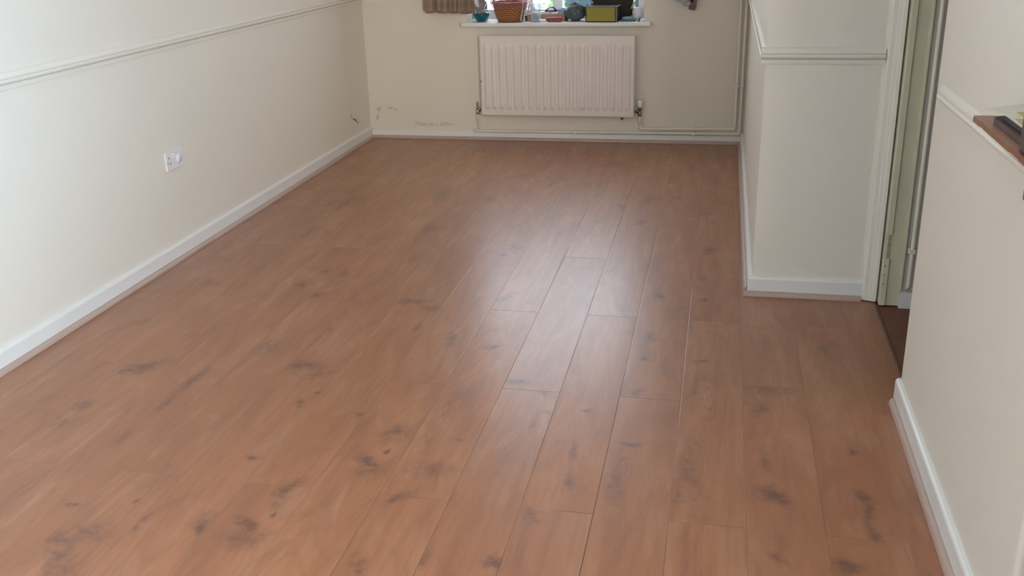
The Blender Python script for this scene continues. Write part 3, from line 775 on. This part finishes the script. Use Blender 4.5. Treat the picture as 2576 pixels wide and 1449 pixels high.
# tumblers
def tumbler(c, h, r0, r1, label):
    o = empty('glass_tumbler', c); tag(o, label, 'glass')
    link('glass_body', lathe(bmesh.new(), [(r0 * .8, 0), (r0, .003), (r1, h), (r1 - .002, h), (r0 - .003, .008), (.0001, .007)], seg=32), M['clear'], o, True)
    return o
tumbler((-1.214, 6.675, ZS), .060, .036, .034, 'lower of two stacked clear glass tumblers, standing on the sill right of the basket')
tumbler((-1.214, 6.675, ZS + .0605), .058, .034, .037, 'upper of two stacked clear glass tumblers right of the basket')
# cardboard box and what lies on it
cb = empty('cardboard_box', (-1.160, 6.755, ZS)); tag(cb, 'long low brown cardboard box lying along the back of the sill', 'box')
link('box_body', box(-.122, .130, -.03, .035, 0, .043, .001), M['card'], cb)
link('end_cap', box(-.138, -.1225, -.028, .033, 0, .034, .003), M['dark'], cb, )
link('end_cap', box(.1305, .150, -.028, .033, 0, .046, .004), M['dark'], cb)
wc = empty('paper_packet', (-1.135, 6.745, ZS + .0435)); tag(wc, 'white paper packet with grey printing on top of the brown box', 'packet')
link('packet_body', box(-.058, .058, -.018, .022, 0, .016, .0015), M['paper'], wc)
bm = bmesh.new(); xs = -.053
for wd_, hh in ((.003, .010), (.006, .003), (.003, .010), (.004, .007), (.005, .004), (.002, .010), (.003, .003), (.010, .008)):
    B(bm, xs, xs + wd_, -.0184, -.0178, .003, .003 + hh); xs += wd_ + .0045
link('printed_text', bm, M['ink'], wc)
ms = empty('computer_mouse', (-1.125, 6.745, ZS + .060)); tag(ms, 'black and silver computer mouse lying on the white packet', 'mouse')
bm = blobmesh(bmesh.new(), (0, 0, 0), (.044, .024, .032), 0.0, 0, 3, 0.0)
for v in bm.verts: v.co.z *= (1.0 + v.co.x * 9.0) if v.co.x < 0 else 1.0 + v.co.x * 1.5
link('mouse_body', bm, M['dark'], ms, True)
bm = blobmesh(bmesh.new(), (.002, -.006, .006), (.030, .0205, .020), 0.0, 0, 3, .002)
for v in bm.verts: v.co.z *= (1.0 + v.co.x * 9.0) if v.co.x < 0 else 1.0 + v.co.x * 1.5
link('silver_cover', bm, M['plastic'], ms, True)
bp = empty('plastic_wrapper', (-1.048, 6.755, ZS + .0462)); tag(bp, 'pale blue crumpled plastic wrapper between the mouse and the dark bag', 'wrapper')
link('wrapper_body', blobmesh(bmesh.new(), (0, 0, .014), (.036, .018, .018), .3, 5.0, 3, -.0135), M['bluefilm'], bp, False)
wp = empty('white_cup', (-1.262, 6.812, ZS)); tag(wp, 'small white rounded cup between the basket and the glass tumblers', 'cup')
link('cup_body', lathe(bmesh.new(), [(.018, 0), (.020, .004), (.024, .05), (.022, .072), (.014, .084), (.0001, .086)], seg=24), M['cream'], wp, True)
# knife
kn = empty('utility_knife', (-1.112, 6.655, ZS)); tag(kn, 'red and grey handled utility knife lying in front of the brown box', 'knife')
bm = bmesh.new()
prof = [(-.030, .010), (-.024, .013), (0, .013), (.014, .014), (.035, .017), (.060, .017), (.072, .014), (.076, .009)]
tube(bm, [(x, 0, .0175 - .0006) for x, r_ in prof], [r_ for x, r_ in prof], 12)
for v in bm.verts: v.co.z = v.co.z - .0002
o = link('handle', bm, M['red'], kn, True)
link('grip_band', tube(bmesh.new(), [(.000, 0, .0169), (.014, 0, .0169)], [.0142, .0150], 12), M['greyp'], kn, True)
link('grip_base', box(-.020, .068, -.0165, -.010, .001, .011, .003), M['greyp'], kn)
link('blade', box(-.078, -.030, -.001, .001, .008, .020), M['steel'], kn)
# dark bag
pb = empty('plastic_bag', (-.960, 6.735, ZS)); tag(pb, 'dark grey plastic bag slumped on the sill left of the yellow box', 'bag')
bm = blobmesh(bmesh.new(), (0, 0, .055), (.072, .060, .060), .16, 12.0, 4, -.0545)
for v in bm.verts:
    k = max(0, .02 - v.co.z) / .02
    v.co.x *= 1 - .35 * k
link('bag_body', bm, M['bagfilm'], pb, True)
bm = blobmesh(bmesh.new(), (.018, .010, .120), (.075, .035, .045), .45, 4.4, 4)
link('bag_top', bm, M['bluefilm'], pb, False)
# yellow box
yb = empty('product_box', (-.676, 6.6165, ZS), math.radians(-5.5)); tag(yb, 'black carton with a mustard yellow front label on the window sill', 'box')
Hb, Wb, Db = .099, .206, .14
link('box_body', box(-Wb, 0, 0, Db, 0, Hb, .0012), M['blackbox'], yb)
link('yellow_label', box(-Wb + .007, -.010, -.0008, .0004, .007, Hb - .004), M['yellow'], yb)
link('pale_edge', box(-.0015, .0012, -.001, .003, 0, Hb + .001), M['tan'], yb)
link('lid_edge', box(-.0015, .0012, .003, Db, Hb - .002, Hb + .001), M['tan'], yb)
bm = bmesh.new()
for x, z, a, b in ((-.195, .052, .003, .003), (-.194, .040, .0025, .003), (-.125, .078, .0015, .004), (-.012, .070, .0015, .004), (-.015, .055, .002, .006)):
    link('printed_mark', box(x - a, x + a, -.0012, -.0007, z - b, z + b), M['ink_black'], yb)
# holdall behind
hb = empty('fabric_bag', (-.725, 6.806, ZS)); tag(hb, 'dark brown bag standing behind the yellow labelled box', 'bag')
bm = box(-.145, .138, -.022, .022, .030, .205, .02, 4)
for v in bm.verts: v.co.z += .012 * math.sin(v.co.x * 30)
link('bag_body', bm, M['holdall'], hb, True)
link('bag_base', box(-.135, .12, -.020, .020, 0, .034, .006), M['holdall'], hb)
link('side_strap', tube(bmesh.new(), [(.128, -.028, .07), (.142, -.026, .10), (.158, -.015, .118)], .007, 8), M['tan'], hb, True)
# green packet, white jar, dark tag
gp = empty('folded_packet', (-.612, 6.70, ZS)); tag(gp, 'dark green and pale blue folded packet right of the yellow labelled box', 'packet')
link('packet_body', box(-.038, .052, -.030, .030, 0, .014, .004), M['green'], gp)
link('pale_sheet', blobmesh(bmesh.new(), (-.005, 0, .016), (.032, .026, .012), .25, 7.7, 3, -.001), M['bluefilm'], gp, True)
jr = empty('white_jar', (-.560, 6.775, ZS)); tag(jr, 'round white jar at the right end of the window sill', 'jar')
link('jar_body', lathe(bmesh.new(), [(.018, 0), (.022, .003), (.030, .03), (.031, .05), (.026, .072), (.020, .080), (.0001, .081)], seg=28), M['cream'], jr, True)
tg = empty('cord_clip', (-.527, 6.66, ZS)); tag(tg, 'small black and grey clip at the far right end of the window sill', 'clip')
link('clip_body', sweep(bmesh.new(), [(-.016, 0), (-.006, 0), (.004, .026), (-.004, .028)], (0, -.008, 0), (0, .008, 0), (1, 0, 0)), M['dark'], tg)
link('clip_arm', sweep(bmesh.new(), [(-.0055, 0), (.016, 0), (.018, .012), (.010, .022), (.0045, .026)], (0, -.007, 0), (0, .007, 0), (1, 0, 0)), M['cream'], tg)

# ------------------------------------------------------------------ cloth bundle on the wall right of the window
hg = empty('hanging_cloth', (-.24, 6.665, .95)); tag(hg, 'pale grey cloth bundle with a mauve tail hanging right of the window', 'cloth')
bm = blobmesh(bmesh.new(), (-.02, -.035, .055), (.082, .032, .095), .12, 2.2, 4)
link('grey_bundle', bm, M['greycloth'], hg, True)
link('under_fold', blobmesh(bmesh.new(), (.012, -.022, -.045), (.030, .016, .020), .2, 6.2, 3), M['greycloth'], hg, True)
bm = tube(bmesh.new(), [(.052, -.030, .09), (.055, -.030, .02), (.052, -.028, -.03), (.042, -.026, -.06), (.038, -.024, -.085)], [.012, .015, .016, .024, .020], 10)
for v in bm.verts: v.co.y = -.027 + (v.co.y + .027) * .6
link('mauve_tail', bm, M['mauve'], hg, True)
link('dark_knot', blobmesh(bmesh.new(), (.036, -.044, -.024), (.010, .008, .018), .2, 1.2, 2), M['dark'], hg, True)
link('wall_hook', tube(bmesh.new(), [(0, .012, .13), (0, -.04, .13), (0, -.045, .15)], .004, 8), M['chrome'], hg, True)

# ------------------------------------------------------------------ shelf at the right edge
XS = .50
kx = XS / .591
sh = empty('wooden_shelf', (XN, 2.10, 1.02)); tag(sh, 'varnished orange-brown wooden shelf on the wall at the right edge', 'shelf')
bm = bmesh.new()
yA, yB_, zt = 2.143, 1.50, 1.052
outl = [(XN, yA), (XS + .006, yA), (XS, yA - .006), (XS, 2.083), (XS + .003, 2.078), (XS + .0015, 2.05), (XS, 1.86), (XS + .002, 1.855), (XS + .002, 1.80), (XS, 1.795), (XS, yB_), (XN, yB_)]
top = [bm.verts.new((x - XN, y - 2.10, zt - 1.02)) for x, y in outl]; bot = [bm.verts.new((x - XN, y - 2.10, zt - .011 - 1.02)) for x, y in outl]
bm.faces.new(top); bm.faces.new(bot[::-1])
for i in range(len(top)): bm.faces.new((top[i], bot[i], bot[(i + 1) % len(top)], top[(i + 1) % len(top)]))
link('shelf_board', bm, M['shelf'], sh)
for yb_ in (-.30, ): link('shelf_bracket', box(-.07, -.001, yb_ - .01, yb_ + .01, -.05, .0205), M['shelf'], sh)
ST = zt + .0005
def stack(name, label, cat, pts, z, th, mat):
    """thin flat thing with outline pts (x, y)"""
    cx_ = sum(p[0] for p in pts) / len(pts); cy_ = sum(p[1] for p in pts) / len(pts)
    e = empty(name, (cx_, cy_, z)); tag(e, label, cat)
    bm = bmesh.new()
    a = [bm.verts.new((x - cx_, y - cy_, th)) for x, y in pts]; b = [bm.verts.new((x - cx_, y - cy_, 0)) for x, y in pts]
    bm.faces.new(a); bm.faces.new(b[::-1])
    for i in range(len(a)): bm.faces.new((a[i], b[i], b[(i + 1) % len(a)], a[(i + 1) % len(a)]))
    o = link('cover', bm, mat, e); return e
stack('notebook', 'dark maroon notebook, lowest in the stack on the shelf', 'notebook', [(.520, 2.06), (.588, 2.115), (.588, 1.83), (.520, 1.83)], ST, .012, M['darkbook'])
stack('notebook', 'dark grey notebook in the middle of the stack on the shelf', 'notebook', [(.530, 2.03), (.589, 2.10), (.589, 1.84), (.530, 1.84)], ST + .0125, .010, M['darkgrey'])
e = stack('folded_leaflet', 'cream folded leaflet with ochre bands on top of the stack on the shelf', 'leaflet', [(.505, 2.075), (.588, 2.13), (.588, 1.83), (.528, 1.85), (.528, 2.01)], ST + .023, .003, M['card_cream'])
link('ochre_band', box(.005, .034, -.13, .06, .003, .0036), M['ochre'], e)
link('ochre_band', box(-.016, -.002, -.13, -.01, .003, .0036), M['ochre'], e)
dp = empty('picture_frame', (.540, 1.80, ST)); tag(dp, 'dark brown upright box or frame cut off by the right edge', 'frame')
link('frame_body', box(-.035, .045, -.10, .022, 0, .118, .004), M['darkpanel'], dp)

# ------------------------------------------------------------------ unseen low unit added behind the short wall to shade the near floor
kc = empty('light_block_cabinet', (.92, .75, 0)); tag(kc, 'added unseen dark brown low cabinet blocking light behind the near end of the short right wall', 'cabinet')
link('cabinet_body', box(-.28, .28, -.95, .96, .08, .87, .003), M['cabinet'], kc)
link('plinth', box(-.25, .25, -.93, .94, -.003, .08), M['cabinet'], kc)
link('worktop', box(-.295, .295, -.97, .972, .87, .905, .004), M['shelf'], kc)
for k in range(3):
    dd = link('door', box(-.298, -.281, -.94 + k * .63, -.32 + k * .63, .10, .86, .003), M['cabinet'], kc)
    link('handle', tube(bmesh.new(), bend([(-.298, -.40 + k * .63, .60), (-.318, -.40 + k * .63, .60), (-.318, -.40 + k * .63, .74), (-.298, -.40 + k * .63, .74)], .006), .004, 8), M['chrome'], dd, True)

# ------------------------------------------------------------------ garden seen through the far window
struct(link('ground', box(-14, 14, -16, 34, -.35, -.25), M['slab']))
def leafy(name, label, c, r, h, n, seed):
    rg = random.Random(seed); bm = bmesh.new()
    for k in range(n):
        a = rg.uniform(0, 2 * math.pi); z = h * rg.random() ** .8; rr = r * math.sqrt(rg.random()) * (1 - .45 * (z / h) ** 2)
        p = Vector((math.cos(a) * rr, math.sin(a) * rr, z + .02)); s_ = rg.uniform(.03, .06)
        nx_ = Vector((rg.uniform(-1, 1), rg.uniform(-1, 1), rg.uniform(-.3, 1))).normalized()
        t1 = nx_.orthogonal().normalized(); t2 = nx_.cross(t1)
        ang = rg.uniform(0, 6.28); d1 = t1 * math.cos(ang) + t2 * math.sin(ang); d2 = nx_.cross(d1)
        bm.faces.new([bm.verts.new(p + q) for q in (-d1 * s_, -d1 * s_ * .2 + d2 * s_ * .45, d1 * s_, -d1 * s_ * .2 - d2 * s_ * .45)])
    e = empty(name, c); tag(e, label, 'shrub')
    me = bpy.data.meshes.new('foliage'); bm.to_mesh(me); bm.free(); me.materials.append(M['leaf'])
    o = bpy.data.objects.new('foliage', me); C.objects.link(o); o.parent = e
    link('stem', tube(bmesh.new(), [(0, 0, 0), (.02, 0, h * .5), (0, .02, h * .9)], [.03, .02, .01], 7), M['bare_wood'], e)
leafy('garden_shrub', 'bright green shrub in the garden seen right of the window mullion', (-1.50, 10.2, -.25), .34, 1.5, 900, 3)
leafy('garden_shrub', 'green shrub behind the dark bag beyond the right window pane', (-.95, 10.8, -.25), .42, 1.6, 900, 5)
